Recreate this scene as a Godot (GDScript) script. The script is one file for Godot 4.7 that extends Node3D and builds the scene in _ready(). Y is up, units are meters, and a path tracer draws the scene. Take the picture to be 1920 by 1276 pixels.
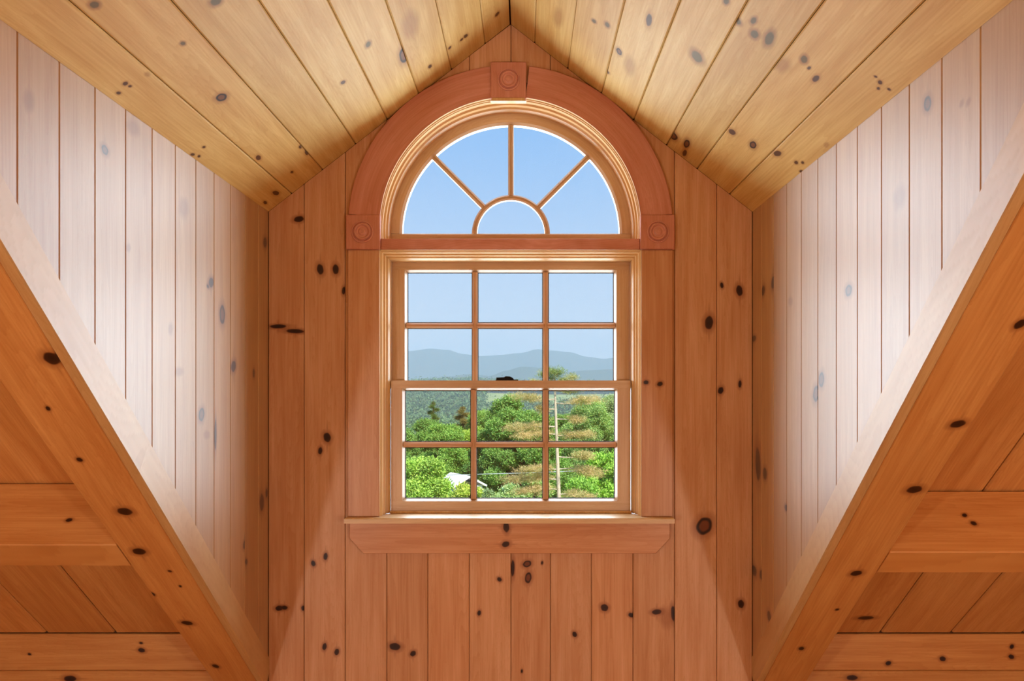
extends Node3D
# Pine-clad dormer with an arched window, seen from inside the attic room. Units: metres, y up, floor at y = 0,
# inner face of the window wall at z = 0, middle of the dormer at x = 0, room towards +z.

const HALF := 0.908            # half width of the dormer
const EAVE := 2.19             # height where dormer walls meet the dormer ceiling
const RIDGE := 2.894           # height of the dormer ridge
const PITCH := 0.81            # slope of the main roof
const ROOF_AT := 3.11          # height of the rafter faces at z = ROOF_Z
const ROOF_Z := 3.348
const CLAD := 0.019            # thickness of cladding boards
const ARCH_Y := 2.127          # spring line of the arched window
const PX := 600.0              # wood texture pixels per metre

var rng := RandomNumberGenerator.new()
var grain: Array = []          # base wood images
var grain_tex: Array = []
var wood_cache := {}
var wood_rough := 0.3
var wood_spec := 0.62
var wood_coat := 0.0
var stain := Color.WHITE       # tone of the varnish on a group of boards

const KNOTS := {
	"gable": [[-0.794, 2.162, 0.0180, 0.0100, 0], [-0.714, 1.974, 0.0120, 0.0180, 0], [-0.656, 1.974, 0.0120, 0.0160, 0], [-0.872, 1.760, 0.0260, 0.0080, 0], [-0.808, 1.742, 0.0300, 0.0080, 0], [-0.688, 1.344, 0.0120, 0.0180, 0], [-0.714, 1.294, 0.0080, 0.0120, 0], [-0.740, 0.872, 0.0080, 0.0100, 0], [-0.694, 0.898, 0.0080, 0.0120, 0], [-0.698, 0.560, 0.0080, 0.0120, 0], [-0.652, 0.540, 0.0080, 0.0120, 0], [-0.868, 0.704, 0.0120, 0.0100, 0], [-0.848, 0.706, 0.0100, 0.0080, 0], [-0.778, 0.704, 0.0060, 0.0100, 0], [-0.434, 0.560, 0.0180, 0.0140, 0], [-0.366, 0.534, 0.0100, 0.0100, 0], [-0.042, 0.812, 0.0080, 0.0080, 0], [-0.118, 0.686, 0.0060, 0.0100, 0], [0.062, 0.870, 0.0140, 0.0120, 1], [0.066, 0.818, 0.0120, 0.0180, 1], [0.118, 0.874, 0.0040, 0.0060, 0], [0.008, 0.854, 0.0060, 0.0320, 0], [0.042, 0.468, 0.0040, 0.0060, 0], [0.240, 0.606, 0.0080, 0.0100, 0], [0.352, 0.706, 0.0120, 0.0140, 0], [0.452, 0.678, 0.0100, 0.0080, 0], [0.548, 0.690, 0.0160, 0.0100, 0], [0.610, 0.684, 0.0080, 0.0280, 0], [0.582, 0.668, 0.0160, 0.0240, 2], [0.744, 1.774, 0.0160, 0.0220, 0], [0.726, 1.012, 0.0260, 0.0320, 1], [0.858, 1.894, 0.0120, 0.0180, 0], [0.792, 1.914, 0.0060, 0.0100, 0], [0.788, 1.520, 0.0100, 0.0120, 0], [0.860, 1.544, 0.0060, 0.0120, 0], [0.864, 0.720, 0.0100, 0.0160, 0], [-0.626, 1.894, 0.0060, 0.0140, 0]],
	"casing": [[0.505, 1.550, 0.0080, 0.0080, 0], [0.557, 1.544, 0.0099, 0.0080, 0], [0.173, 2.667, 0.0080, 0.0099, 0], [-0.016, 1.011, 0.0099, 0.0199, 0], [-0.018, 0.947, 0.0139, 0.0099, 0]],
	"cheek_left": [[0.041, 2.067, 0.0205, 0.0178, 0], [0.608, 1.847, 0.0187, 0.0147, 0], [0.636, 1.832, 0.0091, 0.0049, 0], [0.507, 1.758, 0.0252, 0.0255, 1], [0.398, 1.597, 0.0217, 0.0176, 0], [0.178, 1.580, 0.0125, 0.0133, 0], [0.689, 1.444, 0.0221, 0.0175, 1], [0.645, 1.382, 0.0182, 0.0081, 2], [0.570, 1.379, 0.0096, 0.0415, 0], [0.081, 1.110, 0.0267, 0.0273, 0], [0.021, 1.138, 0.0138, 0.0139, 0], [0.280, 0.989, 0.0176, 0.0128, 0], [0.262, 0.927, 0.0118, 0.0092, 0], [1.300, 2.063, 0.0131, 0.0110, 1], [1.613, 2.072, 0.0113, 0.0145, 2], [1.152, 2.158, 0.0242, 0.0131, 2], [0.827, 2.030, 0.0239, 0.0181, 2], [0.862, 1.567, 0.0193, 0.0089, 2], [1.179, 1.859, 0.0088, 0.0065, 2], [0.921, 1.681, 0.0110, 0.0101, 2]],
	"cheek_right": [[1.456, 2.118, 0.0149, 0.0158, 1], [1.630, 2.064, 0.0062, 0.0051, 2], [1.604, 2.070, 0.0064, 0.0052, 2], [0.994, 1.777, 0.0193, 0.0155, 1], [0.731, 1.506, 0.0238, 0.0219, 1], [0.778, 1.546, 0.0229, 0.0184, 1], [0.437, 1.521, 0.0177, 0.0174, 0], [1.316, 1.951, 0.0201, 0.0194, 2], [0.274, 1.889, 0.0197, 0.0184, 0], [0.150, 1.876, 0.0214, 0.0153, 0], [0.023, 1.713, 0.0231, 0.0119, 0], [0.077, 1.250, 0.0350, 0.0547, 0], [0.172, 1.223, 0.0211, 0.0228, 0], [0.023, 0.849, 0.0307, 0.0199, 0], [0.121, 0.854, 0.0218, 0.0154, 0], [0.227, 0.730, 0.0204, 0.0186, 0], [0.431, 1.134, 0.0178, 0.0087, 0], [0.478, 1.803, 0.0172, 0.0086, 2]],
	"slope_left": [[0.138, 1.577, 0.0073, 0.0118, 3], [0.211, 1.270, 0.0045, 0.0090, 3], [0.184, 0.944, 0.0123, 0.0225, 1], [0.050, 1.285, 0.0050, 0.0089, 4], [0.022, 1.271, 0.0042, 0.0072, 4], [0.052, 1.264, 0.0030, 0.0054, 4], [0.100, 1.259, 0.0041, 0.0073, 2], [0.332, 1.324, 0.0115, 0.0160, 3], [0.128, 0.464, 0.0082, 0.0189, 4], [0.252, 0.315, 0.0054, 0.0119, 4], [0.255, 0.235, 0.0063, 0.0203, 4], [0.170, 0.176, 0.0042, 0.0126, 4], [0.074, 0.109, 0.0093, 0.0264, 4], [0.021, 0.098, 0.0060, 0.0171, 4], [0.007, 0.777, 0.0047, 0.0107, 4], [0.014, 0.742, 0.0039, 0.0085, 4], [0.045, 0.770, 0.0038, 0.0083, 4], [0.490, 0.525, 0.0074, 0.0129, 4], [0.615, 0.635, 0.0092, 0.0143, 3], [0.708, 0.394, 0.0141, 0.0479, 1], [0.766, 0.556, 0.0206, 0.0528, 2], [0.789, 0.165, 0.0079, 0.0131, 4], [0.952, 0.186, 0.0085, 0.0129, 4], [0.933, 0.183, 0.0063, 0.0097, 4], [0.881, 0.191, 0.0061, 0.0097, 4], [1.092, 0.166, 0.0091, 0.0131, 4]],
	"slope_right": [[0.453, 1.156, 0.0071, 0.0128, 3], [0.456, 0.793, 0.0165, 0.0292, 3], [0.405, 1.111, 0.0093, 0.0136, 3], [0.371, 1.163, 0.0067, 0.0149, 3], [0.351, 1.111, 0.0090, 0.0201, 3], [0.314, 1.140, 0.0106, 0.0306, 3], [0.215, 1.165, 0.0080, 0.0170, 3], [0.162, 1.124, 0.0073, 0.0176, 4], [0.192, 1.146, 0.0040, 0.0086, 4], [0.249, 1.073, 0.0149, 0.0246, 2], [0.047, 1.298, 0.0049, 0.0086, 4], [0.039, 1.272, 0.0033, 0.0059, 4], [0.021, 1.298, 0.0029, 0.0056, 4], [0.064, 1.306, 0.0025, 0.0043, 4], [0.244, 0.504, 0.0106, 0.0220, 4], [0.167, 0.526, 0.0112, 0.0244, 1], [0.093, 0.593, 0.0103, 0.0232, 4], [0.033, 0.627, 0.0054, 0.0132, 4], [0.020, 0.657, 0.0042, 0.0099, 4], [0.003, 0.597, 0.0042, 0.0103, 4], [0.346, 0.150, 0.0096, 0.0412, 1], [0.334, 0.056, 0.0077, 0.0339, 4], [0.015, 0.858, 0.0047, 0.0110, 2], [0.938, 0.358, 0.0126, 0.0482, 2], [0.755, 0.572, 0.0089, 0.0137, 3], [0.803, 0.529, 0.0074, 0.0109, 3], [0.693, 0.455, 0.0108, 0.0186, 1], [0.643, 0.412, 0.0141, 0.0465, 2], [0.716, 0.236, 0.0078, 0.0132, 4], [0.629, 0.790, 0.0092, 0.0352, 4], [0.404, 0.127, 0.0167, 0.0352, 1]],
	"rafter_left": [[-0.907, 2.271, 0.0063, 0.0090, 0], [-0.947, 2.431, 0.0181, 0.0172, 0], [-1.026, 2.602, 0.0048, 0.0078, 0], [-1.033, 2.804, 0.0065, 0.0091, 0], [-1.006, 3.043, 0.0169, 0.0188, 0], [-1.040, 3.257, 0.0166, 0.0185, 0], [-0.989, 3.374, 0.0047, 0.0066, 0], [-0.987, 3.469, 0.0032, 0.0070, 0], [-1.087, 3.521, 0.0065, 0.0108, 0], [-0.919, 3.525, 0.0131, 0.0289, 0], [-1.042, 3.726, 0.0156, 0.0161, 0], [-1.045, 4.081, 0.0114, 0.0145, 0]],
	"rafter_right": [[1.057, 2.326, 0.0108, 0.0125, 0], [1.057, 2.660, 0.0148, 0.0144, 0], [1.050, 2.937, 0.0164, 0.0175, 0], [1.031, 3.387, 0.0142, 0.0166, 0], [1.040, 3.628, 0.0051, 0.0076, 0], [0.999, 3.928, 0.0091, 0.0134, 0]],
	"roof": [[-1.858, 4.442, 0.0278, 0.0272, 0], [-1.608, 4.474, 0.0350, 0.0184, 0], [-1.683, 4.502, 0.0121, 0.0139, 0], [1.332, 4.137, 0.0258, 0.0156, 0], [1.609, 4.465, 0.0100, 0.0183, 0], [1.331, 4.470, 0.0100, 0.0137, 0], [1.770, 4.341, 0.0310, 0.0259, 1], [1.433, 3.395, 0.0155, 0.0364, 0]],
	"purlin_left": [[0.080, -1.250, 0.0053, 0.0092, 0]],
	"purlin_right": [[0.121, 1.340, 0.0054, 0.0078, 0], [0.094, 1.358, 0.0071, 0.0077, 0]],
	"knee": [[0.585, -1.427, 0.0082, 0.0103, 0], [0.546, -1.429, 0.0041, 0.0062, 0], [0.518, -1.427, 0.0082, 0.0124, 0], [0.503, -1.860, 0.0041, 0.0062, 0], [0.408, -1.703, 0.0124, 0.0206, 0], [0.468, 1.457, 0.0082, 0.0103, 0], [0.485, 1.667, 0.0082, 0.0124, 0], [0.532, 1.934, 0.0082, 0.0082, 0], [0.493, 1.932, 0.0082, 0.0103, 0], [0.412, 1.317, 0.0103, 0.0185, 0]],
}

# ---------------------------------------------------------------- helpers: nodes
func tag(o: Node3D, label: String, category: String, group := "", kind := "") -> void:
	if label: o.set_meta("label", label)
	if category: o.set_meta("category", category)
	if group: o.set_meta("group", group)
	if kind: o.set_meta("kind", kind)

func holder(called: String, parent: Node = self) -> Node3D:
	var o := Node3D.new()
	o.name = called
	parent.add_child(o, true)
	return o

func part(called: String, st: SurfaceTool, m: Material, parent: Node = self) -> MeshInstance3D:
	var o := MeshInstance3D.new()
	o.name = called
	o.mesh = st.commit()
	o.material_override = null
	o.mesh.surface_set_material(0, m)
	parent.add_child(o, true)
	return o

func begin() -> SurfaceTool:
	var st := SurfaceTool.new()
	st.begin(Mesh.PRIMITIVE_TRIANGLES)
	return st

# ---------------------------------------------------------------- helpers: shapes
func tri(st: SurfaceTool, p: Array, n: Array, uv: Array) -> void:
	var face: Vector3 = (p[1] - p[0]).cross(p[2] - p[0])
	var order := [0, 2, 1] if face.dot(n[0] + n[1] + n[2]) > 0.0 else [0, 1, 2]
	for i in order:
		st.set_normal(n[i])
		st.set_uv(uv[i])
		st.add_vertex(p[i])

func quad(st: SurfaceTool, a: Vector3, b: Vector3, c: Vector3, d: Vector3, n: Vector3, uv: Array = [Vector2.ZERO, Vector2.RIGHT, Vector2.ONE, Vector2.DOWN]) -> void:
	tri(st, [a, b, c], [n, n, n], [uv[0], uv[1], uv[2]])
	tri(st, [a, c, d], [n, n, n], [uv[0], uv[2], uv[3]])

func inset(poly: PackedVector2Array, by: Array) -> PackedVector2Array:
	var out := PackedVector2Array()
	var n := poly.size()
	for i in n:
		var a := poly[(i + n - 1) % n]
		var p := poly[i]
		var b := poly[(i + 1) % n]
		var e0 := (p - a).normalized()
		var e1 := (b - p).normalized()
		var n0 := Vector2(-e0.y, e0.x)
		var n1 := Vector2(-e1.y, e1.x)
		var q0: Vector2 = p + n0 * by[(i + n - 1) % n]
		var q1: Vector2 = p + n1 * by[i]
		var cr := e0.cross(e1)
		if absf(cr) < 0.02:
			out.append((q0 + q1) * 0.5)
		else:
			out.append(q0 + e0 * ((q1 - q0).cross(e1) / cr))
	return out

# A board: polygon in the plane (o; u, v), front face at height `front` along n, back face at `back`,
# with the edges listed in `cham` eased by that much. uv: [u0, v0, width, length] of the texture.
func slab(st: SurfaceTool, shape: PackedVector2Array, o: Vector3, u: Vector3, v: Vector3, n: Vector3, front: float, back: float, cham: Variant, uvbox: Array, cut := 0.0) -> void:
	var poly := shape.duplicate()
	var by: Array = []
	for i in poly.size():
		by.append(cham[i] if cham is Array else cham)
	var area := 0.0
	for i in poly.size():
		area += poly[i].cross(poly[(i + 1) % poly.size()])
	if area < 0.0:
		poly.reverse()
		var re: Array = []
		for i in poly.size():
			re.append(by[(2 * poly.size() - 2 - i) % poly.size()])
		by = re
	var top := inset(poly, by)
	var wide: float = by.max()
	var deep := cut if cut > 0.0 else wide
	var at := func(p: Vector2, h: float) -> Vector3: return o + u * p.x + v * p.y + n * h
	var tex := func(p: Vector2) -> Vector2: return Vector2((p.x - uvbox[0]) / uvbox[2], (p.y - uvbox[1]) / uvbox[3])
	var index := Geometry2D.triangulate_polygon(top)
	for k in range(0, index.size(), 3):
		var pts: Array = []
		var uvs: Array = []
		for j in 3:
			pts.append(at.call(top[index[k + j]], front))
			uvs.append(tex.call(top[index[k + j]]))
		tri(st, pts, [n, n, n], uvs)
	var size := poly.size()
	for i in size:
		var j := (i + 1) % size
		var e := (poly[j] - poly[i]).normalized()
		var out2 := Vector2(e.y, -e.x)
		var side := (u * out2.x + v * out2.y).normalized()
		var uvs := [tex.call(poly[i]), tex.call(poly[j]), tex.call(top[j]), tex.call(top[i])]
		if deep > 0.0:
			var bevel: Vector3 = (side * deep + n * by[i]).normalized() if by[i] > 0.0 else side
			quad(st, at.call(poly[i], front - deep), at.call(poly[j], front - deep), at.call(top[j], front), at.call(top[i], front), bevel, uvs)
		quad(st, at.call(poly[i], back), at.call(poly[j], back), at.call(poly[j], front - deep), at.call(poly[i], front - deep), side, [uvs[0] + Vector2(0.06, 0), uvs[1] + Vector2(0.06, 0), uvs[1], uvs[0]])
	var base := Geometry2D.triangulate_polygon(poly)
	for k in range(0, base.size(), 3):
		var pts: Array = []
		var uvs: Array = []
		for j in 3:
			pts.append(at.call(poly[base[k + j]], back))
			uvs.append(tex.call(poly[base[k + j]]))
		tri(st, pts, [-n, -n, -n], uvs)

func rect(u0: float, v0: float, u1: float, v1: float) -> PackedVector2Array:
	return PackedVector2Array([Vector2(u0, v0), Vector2(u1, v0), Vector2(u1, v1), Vector2(u0, v1)])

func box(st: SurfaceTool, lo: Vector3, hi: Vector3, cham := 0.0) -> void:
	slab(st, rect(lo.x, lo.y, hi.x, hi.y), Vector3.ZERO, Vector3.RIGHT, Vector3.UP, Vector3.BACK, hi.z, lo.z, cham, [lo.x, lo.y, 0.32, 2.56])

# Ring sector swept round (0, ARCH_Y): profile points are (radius, z), angles in radians.
func arc(st: SurfaceTool, profile: Array, a0: float, a1: float, steps: int, centre := Vector3(0, ARCH_Y, 0)) -> void:
	var along := 0.0
	for k in profile.size() - 1:
		var p: Vector2 = profile[k]
		var q: Vector2 = profile[k + 1]
		var t := (q - p).normalized()
		var nn := Vector2(-t.y, t.x)
		var w := p.distance_to(q)
		for i in steps:
			var b0 := lerpf(a0, a1, float(i) / steps)
			var b1 := lerpf(a0, a1, float(i + 1) / steps)
			var pts: Array = []
			var nor: Array = []
			var uvs: Array = []
			for c in [[p, b0, 0.0], [q, b0, w], [q, b1, w], [p, b1, 0.0]]:
				var dir := Vector3(cos(c[1]), sin(c[1]), 0)
				pts.append(centre + dir * c[0].x + Vector3(0, 0, c[0].y))
				nor.append(dir * nn.x + Vector3(0, 0, nn.y))
				uvs.append(Vector2((along + c[2]) / 0.32, c[1] * 0.55 / 2.56))
			tri(st, [pts[0], pts[1], pts[2]], [nor[0], nor[1], nor[2]], [uvs[0], uvs[1], uvs[2]])
			tri(st, [pts[0], pts[2], pts[3]], [nor[0], nor[2], nor[3]], [uvs[0], uvs[2], uvs[3]])
		along += w
	if profile[0].is_equal_approx(profile[-1]):
		for end in [[a0, -1.0], [a1, 1.0]]:
			var flat := PackedVector2Array(profile.slice(0, -1))
			var index := Geometry2D.triangulate_polygon(flat)
			var dir := Vector3(cos(end[0]), sin(end[0]), 0)
			var n: Vector3 = Vector3(-sin(end[0]), cos(end[0]), 0) * end[1]
			for k in range(0, index.size(), 3):
				var pts: Array = []
				for j in 3:
					pts.append(centre + dir * flat[index[k + j]].x + Vector3(0, 0, flat[index[k + j]].y))
				tri(st, pts, [n, n, n], [Vector2.ZERO, Vector2.RIGHT, Vector2.ONE])

# Body of revolution about an axis through o; profile points are (radius, height along the axis).
func lathe(st: SurfaceTool, profile: Array, o: Vector3, axis: Vector3, steps: int) -> void:
	var x := axis.cross(Vector3.UP if absf(axis.y) < 0.9 else Vector3.RIGHT).normalized()
	var y := axis.cross(x).normalized()
	for k in profile.size() - 1:
		var p: Vector2 = profile[k]
		var q: Vector2 = profile[k + 1]
		if p.is_equal_approx(q): continue
		var t := (q - p).normalized()
		for i in steps:
			var pts: Array = []
			var nor: Array = []
			for c in [[p, i], [q, i], [q, i + 1], [p, i + 1]]:
				var a: float = TAU * c[1] / steps
				var dir := x * cos(a) + y * sin(a)
				pts.append(o + dir * c[0].x + axis * c[0].y)
				nor.append((dir * t.y - axis * t.x).normalized())
			var uvs := [Vector2(0.1, 0.1), Vector2(0.2, 0.1), Vector2(0.2, 0.15), Vector2(0.1, 0.15)]
			tri(st, [pts[0], pts[1], pts[2]], [nor[0], nor[1], nor[2]], [uvs[0], uvs[1], uvs[2]])
			tri(st, [pts[0], pts[2], pts[3]], [nor[0], nor[2], nor[3]], [uvs[0], uvs[2], uvs[3]])

func tube(st: SurfaceTool, path: Array, radii: Array, sides: int) -> void:
	var rings: Array = []
	for i in path.size():
		var t: Vector3 = (path[mini(i + 1, path.size() - 1)] - path[maxi(i - 1, 0)]).normalized()
		var x := t.cross(Vector3(0.31, 0.2, 0.93)).normalized()
		var y := t.cross(x)
		var ring: Array = []
		for k in sides:
			var a := TAU * k / sides
			ring.append([path[i] + (x * cos(a) + y * sin(a)) * radii[i], x * cos(a) + y * sin(a)])
		rings.append(ring)
	for i in rings.size() - 1:
		for k in sides:
			var m := (k + 1) % sides
			var c := [rings[i][k], rings[i][m], rings[i + 1][m], rings[i + 1][k]]
			var uv := [Vector2(float(k) / sides, i), Vector2(float(k + 1) / sides, i), Vector2(float(k + 1) / sides, i + 1), Vector2(float(k) / sides, i + 1)]
			tri(st, [c[0][0], c[1][0], c[2][0]], [c[0][1], c[1][1], c[2][1]], [uv[0], uv[1], uv[2]])
			tri(st, [c[0][0], c[2][0], c[3][0]], [c[0][1], c[2][1], c[3][1]], [uv[0], uv[2], uv[3]])

# ---------------------------------------------------------------- helpers: wood
# Straight and cathedral grain of varnished pine, 0.32 m x 2.56 m.
func make_grain() -> void:
	var w := 192
	var h := 1536
	for k in 5:
		var fine := FastNoiseLite.new()
		fine.seed = 11 + k
		fine.frequency = 0.22
		fine.fractal_octaves = 3
		var a := fine.get_image(w, 26)
		a.resize(w, h, Image.INTERPOLATE_CUBIC)
		var broad := FastNoiseLite.new()
		broad.seed = 41 + k
		broad.frequency = 0.018
		broad.fractal_octaves = 2
		var b := broad.get_image(w, 70)
		b.resize(w, h, Image.INTERPOLATE_CUBIC)
		var cloud := FastNoiseLite.new()
		cloud.seed = 71 + k
		cloud.frequency = 0.03
		cloud.fractal_octaves = 3
		var c := cloud.get_image(w, 150)
		c.resize(w, h, Image.INTERPOLATE_CUBIC)
		for im in [a, b, c]:
			im.convert(Image.FORMAT_L8)
		var da := a.get_data()
		var db := b.get_data()
		var dc := c.get_data()
		var out := PackedByteArray()
		out.resize(w * h * 3)
		var rings := [60.0, 38.0, 80.0, 26.0, 50.0][k] as float
		for y in h:
			for x in w:
				var i := y * w + x
				var warp := db[i] / 255.0
				var f := da[i] / 255.0
				var ring := fposmod(x / 22.0 + warp * rings * 0.28, 1.0)
				ring = ring * ring
				var t := 0.40 * f + 0.22 * ring + 0.60 * (dc[i] / 255.0) - 0.14
				out[i * 3] = int(lerpf(232.0, 202.0, t))
				out[i * 3 + 1] = int(lerpf(206.0, 158.0, t))
				out[i * 3 + 2] = int(lerpf(156.0, 102.0, t))
		var im := Image.create_from_data(w, h, false, Image.FORMAT_RGB8, out)
		grain.append(im)
		grain_tex.append(ImageTexture.create_from_image(im))

func knot_on(im: Image, cx: float, cy: float, rx: float, ry: float, kind: int) -> void:
	var w := im.get_width()
	var h := im.get_height()
	rx = maxf(rx, 2.2)
	ry = maxf(ry, 2.2)
	var reach_x := rx * 2.4 + 2.0
	var reach_y := ry * 4.0 + 4.0
	var wob := rng.randf() * TAU
	for y in range(maxi(0, int(cy - reach_y)), mini(h, int(cy + reach_y) + 1)):
		for x in range(maxi(0, int(cx - reach_x)), mini(w, int(cx + reach_x) + 1)):
			var dx := (x - cx) / rx
			var dy := (y - cy) / ry
			var d := sqrt(dx * dx + dy * dy) * (1.0 + 0.10 * sin(2.0 * atan2(dy, dx) + wob) + 0.025 * sin(5.0 * atan2(dy, dx) + 2.0 * wob))
			var c := im.get_pixel(x, y)
			var tail := clampf(1.0 - absf(dx) * 2.6, 0.0, 1.0) * clampf(1.0 - absf(dy) / 3.6, 0.0, 1.0)
			var halo := clampf(1.0 - (d - 0.9) / 1.2, 0.0, 1.0)
			var core := clampf((1.12 - d) / 0.25, 0.0, 1.0)
			match kind:
				0:
					c = c.lerp(Color8(104, 56, 28), maxf(halo * 0.42, tail * 0.5))
					c = c.lerp(Color8(38, 21, 15).lerp(Color8(80, 42, 24), clampf(d, 0, 1) * 0.7), core)
				4:
					c = c.lerp(Color8(150, 92, 48), maxf(halo * 0.4, tail * 0.4))
					c = c.lerp(Color8(84, 52, 30), core * 0.9)
				1:
					var ringed := clampf(1.0 - absf(d - 0.85) / 0.28, 0.0, 1.0)
					c = c.lerp(Color8(118, 66, 34), maxf(halo * 0.4, tail * 0.3))
					c = c.lerp(Color8(112, 62, 34), core * 0.8)
					c = c.lerp(Color8(34, 20, 15), ringed)
				2:
					c = c.lerp(Color8(150, 98, 56), maxf(halo * 0.4, tail * 0.3))
				3:
					c = c.lerp(Color8(118, 66, 34), halo * 0.5)
					c = c.lerp(Color8(104, 90, 58), core * 0.85)
			im.set_pixel(x, y, c)

func wood(tex: Texture2D, tint: Color, rough := -1.0) -> StandardMaterial3D:
	var key := [tex, tint, rough, wood_rough, wood_spec]
	if wood_cache.has(key): return wood_cache[key]
	var m := StandardMaterial3D.new()
	m.resource_name = "varnished_pine"
	m.albedo_texture = tex
	m.albedo_color = tint
	m.roughness = wood_rough if rough < 0.0 else rough
	m.metallic_specular = wood_spec
	if wood_coat > 0.0:
		m.clearcoat_enabled = true
		m.clearcoat = wood_coat
		m.clearcoat_roughness = 0.44
	wood_cache[key] = m
	return m

func tint_of(i: int) -> Color:
	var t := [Color(1.0, 0.99, 0.97), Color(0.97, 0.95, 0.92), Color(1.0, 0.97, 0.93), Color(0.95, 0.92, 0.88), Color(0.98, 0.97, 0.96), Color(0.96, 0.93, 0.9)]
	return t[posmod(i * 5 + i / 3, 6)] * stain

# One cladding board cut to `poly`; the board's own knots, at (u, v) on its surface, are in its texture.
func plank(parent: Node, poly: PackedVector2Array, fr: Array, front: float, back: float, cham: Variant, knots: Array, number: int, lo: Vector2, width: float, v0: float, called := "plank") -> MeshInstance3D:
	var mine: Array = []
	for k in knots:
		if Geometry2D.is_point_in_polygon(Vector2(k[0], k[1]), poly): mine.append(k)
	var base := posmod(number * 3 + 1, 5)
	var m: StandardMaterial3D
	var uvbox: Array
	if mine.is_empty():
		m = wood(grain_tex[base], tint_of(number))
		uvbox = [lo.x - 0.03 * (number % 3), v0 - 0.37 * (number % 5), 0.32, 2.56]
	else:
		var w := mini(192, int(ceil(width * PX)) + 4)
		var im: Image = grain[base].get_region(Rect2i((number * 29) % (193 - w), 0, w, 1536))
		for k in mine:
			knot_on(im, (k[0] - lo.x) * PX, fposmod((k[1] - v0) * PX, 1536.0), k[2] * PX, k[3] * PX, k[4])
		m = wood(ImageTexture.create_from_image(im), tint_of(number))
		uvbox = [lo.x, v0, w / PX, 2.56]
	var st := begin()
	slab(st, poly, fr[0], fr[1], fr[2], fr[3], front, back, cham, uvbox)
	return part(called, st, m, parent)

func plain(c: Color, rough: float, metal := 0.0) -> StandardMaterial3D:
	var m := StandardMaterial3D.new()
	m.albedo_color = c
	m.roughness = rough
	m.metallic = metal
	return m

# ---------------------------------------------------------------- the scene
func _ready() -> void:
	rng.seed = 7
	# camera
	var cam := Camera3D.new()
	cam.name = "camera"
	cam.projection = Camera3D.PROJECTION_FRUSTUM
	cam.near = 0.05
	cam.far = 12000.0
	cam.size = 2.0 * 638.0 / 1674.0 * 0.05
	cam.frustum_offset = Vector2(-25.0, 104.0) / 1674.0 * 0.05
	cam.position = Vector3(0.056, 1.5, ROOF_Z)
	add_child(cam)
	cam.current = true
	# sky and exposure
	var sky_mat := ProceduralSkyMaterial.new()
	sky_mat.sky_top_color = Color(0.035, 0.39, 0.97).linear_to_srgb()
	sky_mat.sky_horizon_color = Color(0.94, 1.0, 1.0).linear_to_srgb()
	sky_mat.sky_curve = 0.15
	sky_mat.ground_horizon_color = Color(0.30, 0.36, 0.30).linear_to_srgb()
	sky_mat.ground_bottom_color = Color(0.12, 0.16, 0.09).linear_to_srgb()
	sky_mat.sun_angle_max = 1.0
	var sky := Sky.new()
	sky.sky_material = sky_mat
	var env := Environment.new()
	env.background_mode = Environment.BG_SKY
	env.sky = sky
	env.tonemap_mode = Environment.TONE_MAPPER_LINEAR
	env.tonemap_exposure = 1.0
	env.sdfgi_enabled = true
	env.ssao_enabled = true
	env.ssil_enabled = true
	env.volumetric_fog_enabled = true
	env.volumetric_fog_density = 0.0
	var we := WorldEnvironment.new()
	we.name = "environment"
	we.environment = env
	add_child(we)
	# sun: high, from behind the house, on the landscape
	var sun := DirectionalLight3D.new()
	sun.name = "sun"
	sun.light_color = Color(1.0, 0.95, 0.86)
	sun.light_energy = 3.2
	sun.light_angular_distance = 0.55
	sun.shadow_enabled = true
	sun.rotation = Vector3(deg_to_rad(-50), deg_to_rad(38), 0)
	add_child(sun)
	# unseen area light outside the arched window, lights the room as its daylight
	var day := AreaLight3D.new()
	day.name = "unseen_window_light"
	day.area_size = Vector2(2.0, 3.2)
	day.light_color = Color(0.90, 0.96, 1.0)
	day.light_energy = 21.0
	day.shadow_enabled = true
	day.position = Vector3(0, 2.2, -0.75)
	day.rotation.y = PI
	add_child(day)

	make_grain()
	build_shell()
	finish(0.42, 0.45, 0.0, Color(1.0, 0.92, 1.0))
	build_gable()
	finish(0.5, 0.7, 1.0, Color(0.86, 0.80, 0.74))          # glossier varnish on the side walls
	build_cheeks()
	finish(0.5, 0.28, 0.0, Color(1.0, 1.0, 0.90))
	build_dormer_ceiling()
	finish(0.42, 0.45, 0.0, Color(1.0, 0.87, 0.73))
	build_roof()
	finish(0.34, 0.5, 0.0, Color(0.99, 0.89, 0.96))
	build_casing()
	finish(0.32, 0.6, 0.6)
	build_lower_window()
	build_arch_window()
	build_unseen_lamps()
	build_landscape()

func finish(rough: float, spec: float, coat := 0.0, tone := Color.WHITE) -> void:
	stain = tone
	wood_coat = coat
	wood_rough = rough
	wood_spec = spec

func roof_frame() -> Array:
	var k := sqrt(1.0 + PITCH * PITCH)
	return [Vector3(0, ROOF_AT, ROOF_Z), Vector3.RIGHT, Vector3(0, -PITCH, -1) / k, Vector3(0, -1, PITCH) / k]

func roof_y(z: float) -> float:
	return ROOF_AT - PITCH * (ROOF_Z - z)

func dormer_y(x: float) -> float:
	return RIDGE - (RIDGE - EAVE) / HALF * absf(x)

func edges(poly: PackedVector2Array, u0: float, u1: float, c: float) -> Array:
	var by: Array = []
	for i in poly.size():
		var a := poly[i]
		var b := poly[(i + 1) % poly.size()]
		by.append(c if (absf(a.x - u0) < 1e-4 and absf(b.x - u0) < 1e-4) or (absf(a.x - u1) < 1e-4 and absf(b.x - u1) < 1e-4) else 0.0)
	return by

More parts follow.
